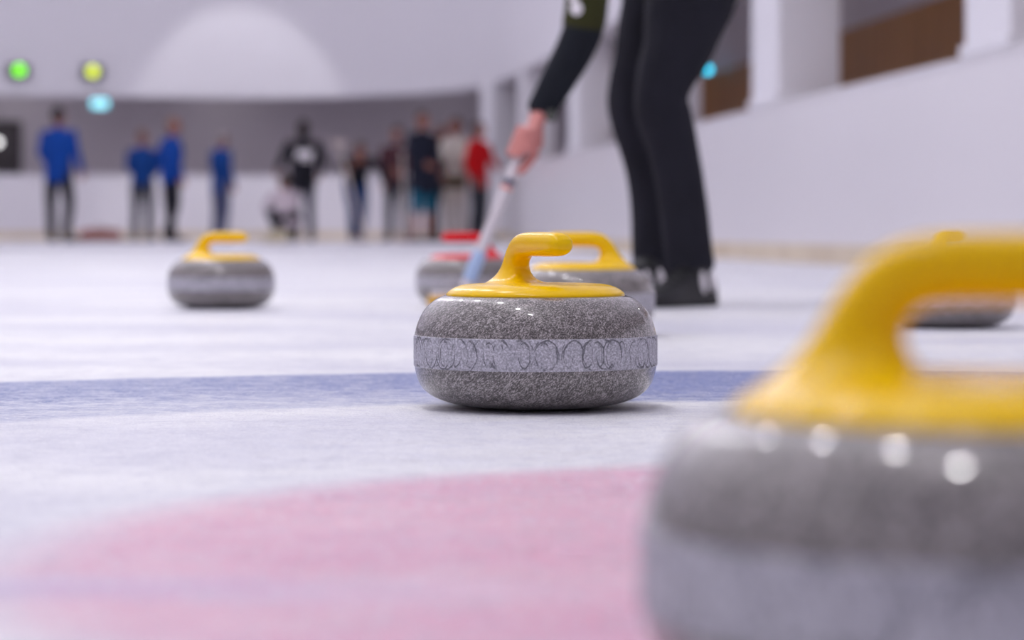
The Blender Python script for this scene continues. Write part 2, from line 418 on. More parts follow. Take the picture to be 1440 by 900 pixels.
# ------------------------------------------------------------------ curling stones
def build_stone(loc, rz, label, cat='curling stone', group=None):
    t = thing('curling_stone', label, cat, loc, rz, group)
    lowp = [(.0,.005),(.052,.005),(.058,.002),(.0615,0),(.066,.0),(.072,.0012),(.098,.0045),(.121,.0122),(.1345,.0225),(.1412,.035),(.1440,.0495)]
    top = [(.1440,.0870),(.1426,.094),(.1400,.102),(.1352,.1125),(.129,.1205),(.1205,.1280),(.113,.1318),(.106,.1338),(.09,.1340),(0,.1340)]
    bm = bmesh.new()
    lathe(bm, [tuple(p) for p in chaikin(lowp, 2)] + [(.1446,.0500),(.1446,.0865)] + [tuple(p) for p in chaikin(top, 2)], 160)
    obj('granite_body', bm, M['granite'], t)
    bm = bmesh.new()
    bp = [(.1435,.0498),(.1448,.0502),(.1451,.0518),(.1452,.060),(.1452,.077),(.1451,.0853),(.1448,.0866),(.1435,.0872)]
    lathe(bm, bp, 192); obj('striking_band', bm, M['band'], t)
    # handle: cap disc and the grip that grows out of it
    bm = bmesh.new()
    dome = [(0,.131),(.1035,.131),(.1062,.1322),(.1066,.1345),(.1058,.1364),(.1015,.1400),(.095,.1435),(.087,.1460),(.078,.1472),(.060,.1478),(.03,.1480),(0,.1480)]
    lathe(bm, [tuple(p) for p in chaikin(dome, 1)], 96)
    st = [ # outer point, inner point, half width
        ((-.1010,.1385),(-.004,.1440),.048),((-.0950,.1440),(-.015,.1478),.038),((-.0870,.1500),(-.0250,.1508),.0280),((-.0795,.1570),(-.0305,.1558),.0208),
        ((-.0730,.1650),(-.0335,.1623),.0167),((-.0678,.1735),(-.0338,.1680),.0149),((-.0620,.1830),(-.0315,.1730),.0145),((-.0545,.1925),(-.0275,.1765),.0146),
        ((-.0455,.2005),(-.0220,.1785),.0150),((-.0350,.2056),(-.0150,.1794),.0154),((-.0230,.2080),(-.0060,.1796),.0158),((-.0090,.2088),(.003,.1797),.0161),
        ((.012,.2090),(.014,.1797),.0163),((.035,.2089),(.035,.1798),.0163),((.054,.2083),(.054,.1803),.0160),((.0625,.2070),(.0625,.1814),.0152),((.0685,.2042),(.0685,.1838),.0132),((.0724,.2003),(.0724,.1875),.0095),((.0742,.1958),(.0742,.1922),.004)]
    S = crom([[*a, *b, w] for a, b, w in st], 6)
    n = 48; rings = []
    for ox, oz, ix, iz, w in S:
        o = Vector((ox,0,oz)); i_ = Vector((ix,0,iz)); c = (o+i_)/2; u = (o-i_)/2
        R = []
        for k in range(n):
            a = 2*PI*k/n; ca, sa = math.cos(a), math.sin(a); ex = 2/2.45
            ca = math.copysign(abs(ca)**ex, ca); sa = math.copysign(abs(sa)**ex, sa)
            R.append(bm.verts.new(c + u*ca + Vector((0, w*sa, 0))))
        rings.append(R)
    for a, b in zip(rings[:-1], rings[1:]):
        for k in range(n): bm.faces.new((a[k], a[(k+1)%n], b[(k+1)%n], b[k]))
    bm.faces.new(rings[0][::-1]); bm.faces.new(rings[-1])
    obj('handle', bm, M['yellow'], t)
    return t
def copy_tree(o):
    c = o.copy(); C.objects.link(c)
    for ch in o.children:
        k = ch.copy(); C.objects.link(k); k.parent = c
    return c
SG = 'curling stones on the ice'
main_stone = build_stone((33/1180, FP/1180, 0), math.radians(-63), 'sharp yellow-handled granite curling stone standing on the edge of the blue ring', group=SG)
def put_stone(px, s, rz, label, red=False):
    c = copy_tree(main_stone); c.location = ((px-720)/s, FP/s, 0); c.rotation_euler.z = math.radians(rz); c['label'] = label
    if red:
        for ch in c.children:
            if ch.name.startswith('handle'):
                ch.material_slots[0].link = 'OBJECT'; ch.material_slots[0].material = M['red']
    return c
put_stone(1386, 3350, -2, 'largest and nearest yellow-handled stone, blurred, cut off by the right picture edge')
put_stone(311, 517, -6, 'yellow-handled stone standing alone on the open ice left of all the others')
put_stone(657, 500, 183, 'red-handled curling stone partly behind the broom and the sharp stone', True)
put_stone(820, 697, 176, 'yellow-handled stone directly behind the sharp one, its grip pointing the other way')
put_stone(1333, 643, 58, 'dark grey stone glimpsed through the handle gap of the nearest stone')

# ------------------------------------------------------------------ people
def head_pieces(bm, c, R, k=1.0):
    def P(x, y, z): return c + R @ (Vector((x,y,z))*k)
    E = lambda p, r: ell(bm, P(*p), [q*k for q in r], R, 20)
    E((0,.012,.022), (.076,.094,.096)); E((0,-.02,-.03), (.060,.070,.088)); E((0,-.066,-.092), (.028,.024,.022))
    E((0,-.078,.034), (.052,.014,.010)); E((0,-.083,-.052), (.025,.012,.007)); E((0,-.082,-.066), (.022,.012,.007))
    for s in (-1,1):
        E((.078*s,.008,.0), (.010,.018,.031)); E((.042*s,-.062,-.018), (.022,.020,.020)); E((.030*s,-.080,.016),(.013,.008,.008))
    n0, n1, n2 = P(0,-.084,.028), P(0,-.100,.0), P(0,-.108,-.022)
    sweep(bm, [(*n0, .007*k,.007*k), (*n1, .009*k,.010*k), (*n2, .014*k,.011*k)], 10, tuple(R @ Vector((1,0,0))), 3)
def hair_piece(c, R, mt, parent, k=1.0, long=0, bald=False):
    bm = bmesh.new(); 
    bmesh.ops.create_uvsphere(bm, u_segments=28, v_segments=20, radius=1)
    for v in list(bm.verts):
        x, y, z = v.co
        lim = -.35 - min(max(y, 0), .4)*1.3 if y > 0 else -.35 + min(-y, .45)*1.7          # hairline: low at the nape, high on the brow
        if bald: lim = -.3 if y > .45 and z < .35 else 2
        if long and y > -.15: lim = -2
        if z < lim: v.co = Vector((x*.86, y*.86, z))
    for v in bm.verts:
        x, y, z = v.co
        zz = z*.103 - (long if z < -.2 else 0)
        nn = 1+.05*noise.noise(Vector((x*3,y*3,z*3)))
        v.co = c + R @ (Vector((x*.083*nn, .016+y*.101*nn, .026+zz))*k)
    return obj('hair', bm, mt, parent)
def hand_pieces(bm, w, d, nrm, side, k=1.0, curl=.5):
    """relaxed hand: w wrist, d direction of the hand, nrm palm normal, side +1/-1 for the thumb"""
    d = d.normalized(); u = d.cross(nrm).normalized()*side; nrm = u.cross(d).normalized()*side
    ref = tuple(u)
    q = lambda a, b, c_: w + (d*a+u*b+nrm*c_)*k
    sweep(bm, [(*q(0,0,0),.026*k,.020*k),(*q(.035,0,0),.036*k,.016*k),(*q(.085,0,0),.040*k,.014*k)], 12, ref, 3)
    for i, L in enumerate((.072,.080,.074,.058)):
        b = .030-.020*i; p = q(.085,b,0); pts = [(*q(.06,b,0),.010*k,.010*k),(*p,.0095*k,.0095*k)]; a = 0
        for j in range(3):
            a += curl; p = p + (d*math.cos(a)+nrm*math.sin(a))*(L/3)*k; rr = (.009,.0085,.0075)[j]*k; pts.append((*p, rr, rr))
        sweep(bm, pts, 8, ref, 2)
    sweep(bm, [(*q(.015,.022,.004),.013*k,.012*k),(*q(.045,.046,.014),.011*k,.011*k),(*q(.070,.054,.024),.010*k,.010*k),(*q(.088,.052,.034),.008*k,.008*k)], 8, ref, 2)
def shoe_pieces(bmu, bms, heel, fwd, k=1.0):
    """heel = point on the ground under the heel; fwd unit vector to the toe"""
    f = Vector((fwd.x, fwd.y, 0)).normalized(); u = Vector((f.y, -f.x, 0))
    st = [(-.035,.030,.075),(-.02,.038,.098),(.02,.041,.105),(.07,.041,.095),(.12,.045,.072),(.17,.049,.057),(.215,.044,.046),(.245,.030,.036),(.256,.014,.028)]
    S = crom([list(x) for x in st], 3)
    def loft(bm, fn, n=20):
        rings = []
        for a, w, h in S: rings.append([bm.verts.new(heel + (f*a + u*x + Vector((0,0,z)))*k) for x, z in fn(w, h, n)])
        for A, B in zip(rings[:-1], rings[1:]):
            for i in range(n): bm.faces.new((A[i], A[(i+1)%n], B[(i+1)%n], B[i]))
        bm.faces.new(rings[0][::-1]); bm.faces.new(rings[-1])
    def up(w, h, n):
        out = []
        for i in range(n):
            a = 2*PI*i/n; c, s = math.cos(a), math.sin(a)
            out.append((w*.95*math.copysign(abs(c)**.8, c), .018+(h-.018)*(max(s,0)**.85)))
        return out
    def so(w, h, n):
        return [(w*1.04*math.cos(2*PI*i/n), .011+.011*math.copysign(abs(math.sin(2*PI*i/n))**.4, math.sin(2*PI*i/n))) for i in range(n)]
    loft(bmu, up); loft(bms, so)

def person(px, s, z0, yaw, label, h=1.75, jacket=None, trousers=None, hair=None, J=None, coat=0.0, sleeve=1.0, long=0, bald=False, short=False, shoe=None, sh_col=None, group='people standing at the far end', puff=1.0, collar=True):
    k = h/1.75
    t = thing('person', label, 'person', ((px-720)/s, FP/s, z0), math.radians(yaw), group)
    D = dict(pelvis=(0,0,.95), chest=(0,0,1.27), neck=(0,.01,1.46), head=(0,-.01,1.62), headrot=(0,0,0),
             hipL=(.09,0,.92), kneeL=(.11,-.02,.50), ankL=(.12,.02,.09), hipR=(-.09,0,.92), kneeR=(-.11,-.02,.50), ankR=(-.12,.02,.09),
             shL=(.185,0,1.41), elL=(.25,.03,1.14), wrL=(.25,-.06,.90), shR=(-.185,0,1.41), elR=(-.25,.03,1.14), wrR=(-.25,-.06,.90), footL=(.25,-1,0), footR=(-.25,-1,0))
    if J: D.update(J)
    V = {a: Vector(b)*(k if a not in ('headrot','footL','footR') else 1) for a, b in D.items()}
    from mathutils import Euler
    R = Euler([math.radians(a) for a in D['headrot']]).to_matrix()
    # body
    bm = bmesh.new()
    P = lambda a, ru, rv: (*V[a], ru*k, rv*k)
    sweep(bm, [P('pelvis',.145,.10), (*((V['pelvis']+V['chest'])/2), .13*k,.095*k), P('chest',.155,.105), (*(V['neck']+Vector((0,0,-.05*k))), .10*k,.07*k), P('neck',.056,.056), (*(V['head']+R@Vector((0,.02,-.05))*k), .052*k,.055*k)], 20, (1,0,0), 3)
    for S_ in 'LR':
        sweep(bm, [P('hip'+S_,.085,.085), (*(V['hip'+S_].lerp(V['knee'+S_],.5)), .072*k,.072*k), P('knee'+S_,.052,.052), (*(V['knee'+S_].lerp(V['ank'+S_],.4)), .05*k,.052*k), P('ank'+S_,.036,.036)], 14, (1,0,0), 3)
        sweep(bm, [P('sh'+S_,.052,.052), (*(V['sh'+S_].lerp(V['el'+S_],.5)), .044*k,.044*k), P('el'+S_,.036,.036), (*(V['el'+S_].lerp(V['wr'+S_],.4)), .034*k,.034*k), P('wr'+S_,.025,.022)], 12, (1,0,0), 3)
        sweep(bm, [P('ank'+S_,.036,.036), (*(Vector((V['ank'+S_].x, V['ank'+S_].y, V['ank'+S_].z-.03*k)) + V['foot'+S_].normalized()*.09*k), .032*k,.026*k)], 10, (1,0,0), 2)
        dr = V['wr'+S_]-V['el'+S_]; hand_pieces(bm, V['wr'+S_], dr, Vector((-1 if S_ == 'L' else 1, 0, 0)), 1 if S_ == 'L' else -1, k, .45)
    head_pieces(bm, V['head'], R, k)
    fuse('body', bm, M['skin'], t, .008, 2)
    # jacket
    bm = bmesh.new(); q = puff
    lowc = V['pelvis'] - Vector((0,0,(.05+coat)*k))
    sweep(bm, [(*lowc, .175*q*k, .125*q*k), (*V['pelvis'], .17*q*k,.125*q*k), (*((V['pelvis']+V['chest'])/2), .168*q*k,.125*q*k), (*V['chest'], .19*q*k,.13*q*k), (*(V['chest'].lerp(V['neck'],.62)), .165*k,.105*k), (*V['neck'], .07*k,.07*k)], 24, (1,0,0), 3)
    for S_ in 'LR':
        e = V['el'+S_].lerp(V['wr'+S_], .93) if sleeve >= 1 else V['sh'+S_].lerp(V['el'+S_], .8)
        pts = [(*(V['sh'+S_].lerp(V['chest'],.25)), .07*k,.07*k), (*V['sh'+S_], .068*q*k,.068*q*k), (*(V['sh'+S_].lerp(V['el'+S_],.5)), .062*q*k,.062*q*k)]
        if sleeve >= 1: pts.append((*V['el'+S_], .054*q*k,.054*q*k))
        pts.append((*e, .042*q*k,.042*q*k))
        sweep(bm, pts, 14, (1,0,0), 3)
    fuse('jacket', bm, jacket, t, .011, 3, .004)
    # trousers
    bm = bmesh.new()
    sweep(bm, [(*(V['pelvis']+Vector((0,0,.08*k))), .15*k,.11*k), (*V['pelvis'], .165*k,.12*k), (*(V['pelvis']-Vector((0,0,.09*k))), .15*k,.11*k)], 20, (1,0,0), 3)
    for S_ in 'LR':
        if short:
            sweep(bm, [P('hip'+S_,.10,.10), (*(V['hip'+S_].lerp(V['knee'+S_],.5)), .092*k,.094*k), P('knee'+S_,.082,.082), (*(V['knee'+S_].lerp(V['ank'+S_],.18)), .08*k,.08*k)], 14, (1,0,0), 3)
            continue
        sweep(bm, [P('hip'+S_,.10,.10), (*(V['hip'+S_].lerp(V['knee'+S_],.5)), .088*k,.09*k), P('knee'+S_,.07,.07), (*(V['knee'+S_].lerp(V['ank'+S_],.5)), .064*k,.066*k), (*(V['knee'+S_].lerp(V['ank'+S_],.97)), .06*k,.062*k)], 14, (1,0,0), 3)
    fuse('trousers', bm, trousers, t, .011, 3, .003)
    for S_ in 'LR':
        bu, bs = bmesh.new(), bmesh.new(); hl = Vector((V['ank'+S_].x, V['ank'+S_].y, V['ank'+S_].z-.088*k)) ; shoe_pieces(bu, bs, hl, V['foot'+S_], k)
        u = obj('shoe', bu, sh_col or M['shoe'], t); obj('sole', bs, M['black_rubber'], u)
    if hair: hair_piece(V['head'], R, hair, t, k, long, bald)
    return t

CL = {n: cloth(n, c) for n, c in dict(royal_blue=(.002,.050,.30), deep_blue=(.003,.045,.22), black_cloth=(.012,.012,.018), navy_cloth=(.012,.015,.03), charcoal=(.04,.043,.055), grey_cloth=(.09,.09,.12),
      denim=(.08,.09,.17), blue_denim=(.015,.05,.16), cream=(.50,.44,.40), ivory=(.52,.47,.43), red_cloth=(.55,.004,.008), offwhite=(.55,.47,.52), brown_cloth=(.08,.055,.03), teal=(.004,.10,.17), maroon=(.08,.03,.04), tan_shoe=(.20,.12,.10)).items()}
HR = {n: cloth('hair_'+n, c) for n, c in dict(dark=(.018,.014,.014), brown=(.06,.04,.03), grey=(.25,.22,.23), sandy=(.20,.12,.09)).items()}
ZW = .07
def zoff(s, pyfeet): return ZW
# 1 tall man in blue at the left
person(82, 107, ZW, 160, 'tall person in bright blue jacket and black trousers, feet apart, leftmost of the group', 1.79, CL['royal_blue'], CL['black_cloth'], HR['dark'],
       dict(kneeL=(.13,-.03,.5), ankL=(.10,.0,.09), kneeR=(-.15,-.02,.5), ankR=(-.11,.0,.09), elR=(-.25,.0,1.15), wrR=(-.27,-.12,.92), elL=(.24,.0,1.15), wrL=(.2,-.16,.98)), coat=.06, puff=1.08)
person(200, 95, ZW, 175, 'short balding person in blue jacket and grey trousers beside a taller one in blue', 1.66, CL['deep_blue'], CL['charcoal'], HR['sandy'],
       dict(elL=(.22,-.06,1.15), wrL=(.10,-.22,1.02), elR=(-.22,-.06,1.15), wrR=(-.10,-.22,1.02)), bald=True)
person(240, 101, ZW, 120, 'balding person in bright blue jacket and black trousers, standing sideways', 1.74, CL['royal_blue'], CL['black_cloth'], HR['sandy'],
       dict(chest=(0,-.03,1.27), neck=(0,-.03,1.46), head=(0,-.05,1.62), ankL=(.07,-.06,.09), ankR=(-.07,.10,.09), elL=(.24,.06,1.15), wrL=(.25,-.08,.92)), bald=True, coat=.03, puff=1.1)
person(310, 92, ZW, 135, 'grey-haired person in dark blue jacket and grey jeans behind the lone stone', 1.67, CL['deep_blue'], CL['denim'], HR['grey'],
       dict(elL=(.22,-.04,1.15), wrL=(.12,-.2,1.0), head=(0,-.04,1.61)), coat=.08)
pb = person(426, 101, ZW, 200, 'long dark-haired person in black jacket with white print on the back', 1.70, CL['black_cloth'], CL['grey_cloth'], HR['dark'],
       dict(elL=(.30,.0,1.18), wrL=(.34,-.12,1.05), elR=(-.30,.02,1.16), wrR=(-.30,-.14,1.0)), long=.10, coat=.10, puff=1.12)
bm = bmesh.new(); rbox(bm, (0,0,0), (.24,.012,.10), .004, 1); rbox(bm, (-.02,0,-.085), (.16,.012,.03), .004, 1)
pt = obj('back_print', bm, M['white_patch'], pb, smooth=False, loc=(.02,.150,1.22)); pt['label'] = 'white lettering panel'
# crouching
person(404, 105, ZW, 215, 'person in off-white jacket crouching low in front of the printed black jacket', 1.62, CL['offwhite'], CL['black_cloth'], HR['brown'],
       dict(pelvis=(0,.12,.32), chest=(0,-.02,.56), neck=(0,-.06,.72), head=(0,-.09,.87), hipL=(.09,.10,.30), hipR=(-.09,.10,.30), kneeL=(.14,-.24,.44), kneeR=(-.14,-.24,.40),
            ankL=(.12,-.02,.09), ankR=(-.12,-.02,.09), shL=(.18,-.05,.68), shR=(-.18,-.05,.68), elL=(.22,-.24,.52), elR=(-.22,-.24,.52), wrL=(.10,-.40,.42), wrR=(-.08,-.40,.40)), sh_col=CL['cream'], puff=.95)
person(502, 100, ZW, 15, 'person in dark top and blue jeans bending forward with a broom in hand', 1.68, CL['black_cloth'], CL['blue_denim'], HR['brown'],
       dict(pelvis=(0,.10,.88), chest=(0,-.06,1.12), neck=(0,-.16,1.24), head=(0,-.24,1.33), headrot=(25,0,0), hipL=(.09,.10,.86), hipR=(-.09,.10,.86), shL=(.18,-.12,1.20), shR=(-.18,-.12,1.20),
            elL=(.34,-.10,1.06), wrL=(.36,-.2,.86), elR=(-.30,-.22,1.06), wrR=(-.26,-.36,1.05), ankL=(.06,.02,.09), ankR=(-.06,.02,.09), kneeL=(.08,-.04,.47), kneeR=(-.08,-.04,.47)), sh_col=CL['tan_shoe'])
person(558, 98, ZW, -10, 'dark-haired person in maroon top holding a broom upright, left of the long black coat', 1.66, CL['maroon'], CL['charcoal'], HR['dark'],
       dict(elR=(-.22,-.12,1.14), wrR=(-.02,-.26,1.08), elL=(.24,-.05,1.14), wrL=(.12,-.24,1.04)), sh_col=CL['tan_shoe'])
person(594, 105, ZW, 40, 'tall dark-haired person in long black coat and teal shorts with bare calves', 1.76, CL['navy_cloth'], CL['teal'], HR['dark'],
       dict(elR=(-.24,-.08,1.15), wrR=(-.14,-.24,1.05), elL=(.24,.0,1.14), wrL=(.24,-.12,.93)), coat=.20, puff=1.14, short=True)
person(621, 94, ZW, -30, 'person in dark clothes half hidden between black coat and cream jacket', 1.74, CL['navy_cloth'], CL['black_cloth'], HR['brown'], coat=.05)
person(641, 102, ZW, -40, 'brown-haired person in cream jacket and cream trousers standing beside the red jacket', 1.72, CL['ivory'], CL['cream'], HR['brown'],
       dict(elL=(.24,-.10,1.16), wrL=(.12,-.28,1.08), elR=(-.24,-.08,1.15), wrR=(-.12,-.26,1.06)), coat=.02, puff=1.08)
person(673, 104, ZW, 60, 'dark-haired person in bright red jacket and dark trousers at the end of the group', 1.64, CL['red_cloth'], CL['charcoal'], HR['dark'],
       dict(elL=(.22,-.10,1.16), wrL=(.10,-.26,1.08)), coat=.06)

def simple_broom(a, b, label, up=False):
    a = Vector(a); b = Vector(b)
    t = thing('curling_broom', label, 'broom', b, 0)
    a = a-b; b0 = Vector((0,0,.04 if not up else 0)); dr = a.normalized()
    bm = bmesh.new(); sweep(bm, [(*a, .020,.020), (*((a+b0)/2), .020,.020), (*b0, .020,.020)], 12, (1,0,0), 1); obj('pole', bm, M['pale_pole'], t)
    bm = bmesh.new()
    if up: rbox(bm, (a+dr*.03), (.24,.08,.06), .018, 2)
    else: rbox(bm, (0,0,.027), (.22,.08,.05), .015, 2)
    obj('broom_head', bm, cloth('broom_pad_pale' if up else 'broom_pad_rust', (.50,.42,.40) if up else (.22,.10,.08)), t)
    return t
a = W(477, 205, 104); b = W(514, 335, 104); b.z = ZW; simple_broom(a, b, 'pale broom slanting with its head up beside the bending person in dark top', True)
a = W(566, 214, 103); b = W(570, 335, 103); b.z = ZW; simple_broom(a, b, 'pale broom held upright in front of the person in maroon')
# shoulder bag worn by the one in cream
t = thing('shoulder_bag', 'brown shoulder bag hanging against the hip of the person in cream', 'bag', (*W(640,258,104).xy, H+70/104), 0)
bm = bmesh.new(); rbox(bm, (0,0,0), (.30,.10,.17), .03, 3); obj('bag_body', bm, CL['brown_cloth'], t)
bm = bmesh.new(); rbox(bm, (0,-.052,.03), (.27,.02,.10), .009, 2); obj('flap', bm, CL['brown_cloth'], t)
bm = bmesh.new(); sweep(bm, [(-.13,.0,.06,.012,.006),(-.08,-.03,.30,.012,.006),(.04,-.04,.50,.012,.006)], 8, (1,0,0), 3); obj('strap', bm, CL['brown_cloth'], t)
# low things on the walkway
q = W(141, 338, 92)
t = thing('duffel_bag', 'low reddish brown bag lying against the tan kickplate at the far wall', 'bag', (q.x, q.y, ZW), .05)
bm = bmesh.new(); sweep(bm, [(-.26,0,.085,.085,.085),(0,0,.09,.09,.09),(.26,0,.085,.085,.085)], 18, (0,0,1), 3, 2.6); obj('bag_body', bm, cloth('rust_canvas', (.34,.12,.09)), t)
bm = bmesh.new(); sweep(bm, [(-.10,-.05,.16,.008,.008),(-.05,-.02,.22,.008,.008),(.05,-.02,.22,.008,.008),(.10,-.05,.16,.008,.008)], 8, (0,1,0), 4); obj('carry_strap', bm, CL['brown_cloth'], t)
q = W(160, 340, 98)
bm = bmesh.new(); rbox(bm, (0,0,.012), (1.05,.5,.024), .008, 1)
o = obj('rubber_mat', bm, M['black_rubber'], smooth=False, loc=(q.x, q.y, ZW)); o['label'] = 'flat black rubber mat on the walkway between the people in blue'; o['category'] = 'mat'
q = W(388, 338, 110)
t = thing('duffel_bag', 'low cream bag on the walkway beside the crouching person', 'bag', (q.x, q.y, ZW), -.1)
bm = bmesh.new(); sweep(bm, [(-.12,0,.07,.07,.07),(0,0,.075,.075,.075),(.12,0,.07,.07,.07)], 18, (0,0,1), 3, 2.6); obj('bag_body', bm, cloth('cream_canvas', (.55,.48,.33)), t)
bm = bmesh.new(); sweep(bm, [(-.06,-.04,.13,.007,.007),(-.02,-.02,.17,.007,.007),(.02,-.02,.17,.007,.007),(.06,-.04,.13,.007,.007)], 8, (0,1,0), 4); obj('carry_strap', bm, CL['brown_cloth'], t)

# ------------------------------------------------------------------ the sweeper in front
PO = Vector((245/500, 6.8, 0))
sw = thing('person', 'person in black trousers leaning over the ice with a white-shafted broom', 'person', PO, 0)
def L(px, py, s): return W(px, py, s) - PO
def tube(bm, rows, n=24, ref=(1,0,0), per=4, flat=.92):
    sweep(bm, [(*L(px,py,s), r/s, r/s*flat) for px, py, s, r in rows], n, ref, per)
legN = [(975,-70,500,68),(974,-20,500,66),(963,30,501,58),(952,70,502,50),(937,105,503,42),(930,138,503,37.5),(935,165,502,38.5),(943,195,501,36.5),(952,235,501,34.5),(959,280,501,34),(966,330,501,34),(971,372,501,35.5)]
legF = [(925,-70,484,56),(917,-10,484,44),(908,40,483,40),(902,85,483,38),(893,125,482,38),(892,155,482,38),(902,195,481,35),(913,240,480,33),(919,290,480,33),(922,340,480,34),(925,379,480,35.5)]
bm = bmesh.new(); tube(bm, legN); tube(bm, legF)
tube(bm, [(965,-40,493,66),(958,-85,495,72),(948,-125,498,66)], 28)
tr = fuse('trousers', bm, cloth('black_trousers', (.016,.016,.024), .35), sw, .005, 4, .0045)
# bodies under the clothes
def thin(rows, q): return [(a,b,c,d*q) for a, b, c, d in rows]
bm = bmesh.new()
tube(bm, thin(legN, .78) + [(976,398,501,20),(974,412,502,17)]); tube(bm, thin(legF, .78) + [(926,400,480,20),(924,412,481,17)])
torso = [(958,-70,494,62),(940,-130,498,62),(912,-190,505,68),(880,-235,514,62),(862,-262,518,30),(845,-285,522,26)]
tube(bm, thin(torso, .92), 28)
armN = [(846,-215,522,34),(842,-150,520,31),(835,-80,518,30),(826,-15,516,29),(823,30,515,28.5),(811,65,515,28),(792,100,515,26),(775,130,515,23.5),(762,154,515,21.5)]
armF = [(905,-215,500,34),(925,-160,505,30),(915,-105,510,28),(890,-80,514,26),(872,-78,515,20)]
tube(bm, thin(armN, .7) + [(757,162,515,14)], 16); tube(bm, thin(armF, .7), 16)
# hand round the shaft
sh0 = W(655, 405, 520); sh1 = W(740, 195, 516)
ax = (sh0-sh1).normalized(); e = Vector((1,0,0)); e = (e-ax*e.dot(ax)).normalized(); cdir = Vector((0,-1,0)); cdir = (cdir-ax*cdir.dot(ax)).normalized()
G = L(735, 197, 516)
G = (sh1-PO) + ax*((W(735,200,516)-sh1).dot(ax))
def onshaft(al, phi, R): return G + ax*al + (e*math.cos(phi)+cdir*math.sin(phi))*R
def grasp(bm, Gf, wrist, thumb=1):
    for i in range(4):
        al = .038-.0225*i
        pts = [(*wrist.lerp(Gf(al*.4, 1.3, .034), .25), .014,.013), (*wrist.lerp(Gf(al, 1.5, .036), .7), .0135,.0125)]
        for j in range(7):
            ph = 1.55 + j*.62; rr = .0115-.0004*j
            pts.append((*Gf(al, ph, .0285 if j else .033), rr, rr))
        sweep(bm, pts, 10, tuple(ax), 3)
    sweep(bm, [(*wrist, .030,.024), (*wrist.lerp(Gf(-.01,1.2,.034), .45), .040,.022), (*Gf(-.012,1.25,.036), .040,.016), (*Gf(0,1.5,.035), .036,.013)], 14, tuple(ax), 3)
    sweep(bm, [(*wrist.lerp(Gf(0,.4,.035), .3), .016,.016), (*Gf(.0,.25,.037), .016,.016), (*Gf(.036,.15,.032), .0135,.0135), (*Gf(.066,.5,.028), .0125,.0125), (*Gf(.083,.8,.026), .010,.010)], 10, tuple(ax), 3)
grasp(bm, onshaft, L(758,160,515))
G2 = (sh1-PO) - ax*.66
w2 = L(873,-78,515)
grasp(bm, lambda al, ph, R: G2 + ax*al + (e*math.cos(ph)+cdir*math.sin(ph))*R, G2 + e*.07 + cdir*.03 - ax*.01)
hc = L(822,-318,528)
from mathutils import Euler
HRt = Euler((math.radians(35), 0, math.radians(-60))).to_matrix()
head_pieces(bm, hc, HRt)
sweep(bm, [(*L(858,-262,518), .05,.05), (*(hc+HRt@Vector((0,.03,-.04))), .05,.05)], 14, (1,0,0), 2)
fuse('body', bm, M['skinfg'], sw, .0035, 3)
hair_piece(hc, HRt, HR['brown'], sw)
for s_ in (-1,1):
    bm = bmesh.new(); ell(bm, hc + HRt@Vector((.030*s_,-.084,.016)), (.009,.006,.006), HRt, 12); obj('eye', bm, M['eye'], sw)
# top: black undersleeves and olive vest
bm = bmesh.new(); tube(bm, armN, 20); tube(bm, armF[:-1]+[(880,-79,515,23)], 20)
tube(bm, [(940,-130,498,62),(912,-190,505,70),(880,-235,514,66),(864,-258,518,36)], 28)
fuse('shirt', bm, cloth('black_sleeve', (.010,.012,.018), .3), sw, .005, 4, .002)
bm = bmesh.new()
tube(bm, thin([(846,-215,522,36),(842,-150,520,33),(835,-80,518,32),(827,-15,516,30.5),(823.5,20,515,30.5),(820,36,515,30)], 1.0), 22)
tube(bm, [(905,-215,500,37),(925,-160,505,33),(920,-130,508,31)], 20)
tube(bm, [(955,-95,494,74),(940,-130,498,70),(912,-190,505,77),(880,-235,514,72),(866,-256,518,40)], 28)
tt = fuse('short_sleeved_top', bm, cloth('olive_top', (.035,.036,.010), .3), sw, .005, 3, .0015)
bm = bmesh.new()
for (x, y, w_, h_) in ((810,14,13,15),(806,-4,9,14),(819,-6,6,14),(811,-24,16,8)):
    c = L(x, y, 515) + Vector((0,-.0535,0)); ell(bm, c, (w_/515*.7, .006, h_/515*.7), None, 14)
em = obj('sleeve_emblem', bm, M['white_patch'], tt); em['label'] = 'white printed emblem'
# wristwatch
wc = L(766,160,515); wd = (L(757,172,515)-L(775,140,515)).normalized()
bm = bmesh.new(); rot = wd.to_track_quat('Z','Y').to_matrix()
mtx = Matrix.Translation(wc) @ rot.to_4x4()
n = 32
prof = [(.030,-.010),(.0325,-.010),(.0335,0),(.0325,.010),(.030,.010),(.029,0)]
rr = [[bm.verts.new(mtx @ Vector((r*math.cos(2*PI*i/n), r*math.sin(2*PI*i/n), z))) for i in range(n)] for r, z in prof]
for k in range(6):
    for i in range(n): bm.faces.new((rr[k][i], rr[k][(i+1)%n], rr[(k+1)%6][(i+1)%n], rr[(k+1)%6][i]))
wt = obj('wristwatch', bm, M['housing'], sw)
bm = bmesh.new(); dl = wc + Vector((.016,-.032,-.004)); bmesh.ops.create_cone(bm, cap_ends=True, segments=24, radius1=.015, radius2=.013, depth=.008, matrix=Matrix.Translation(dl) @ Matrix.Rotation(PI/2,4,'X'))
obj('dial', bm, M['steel'], wt)
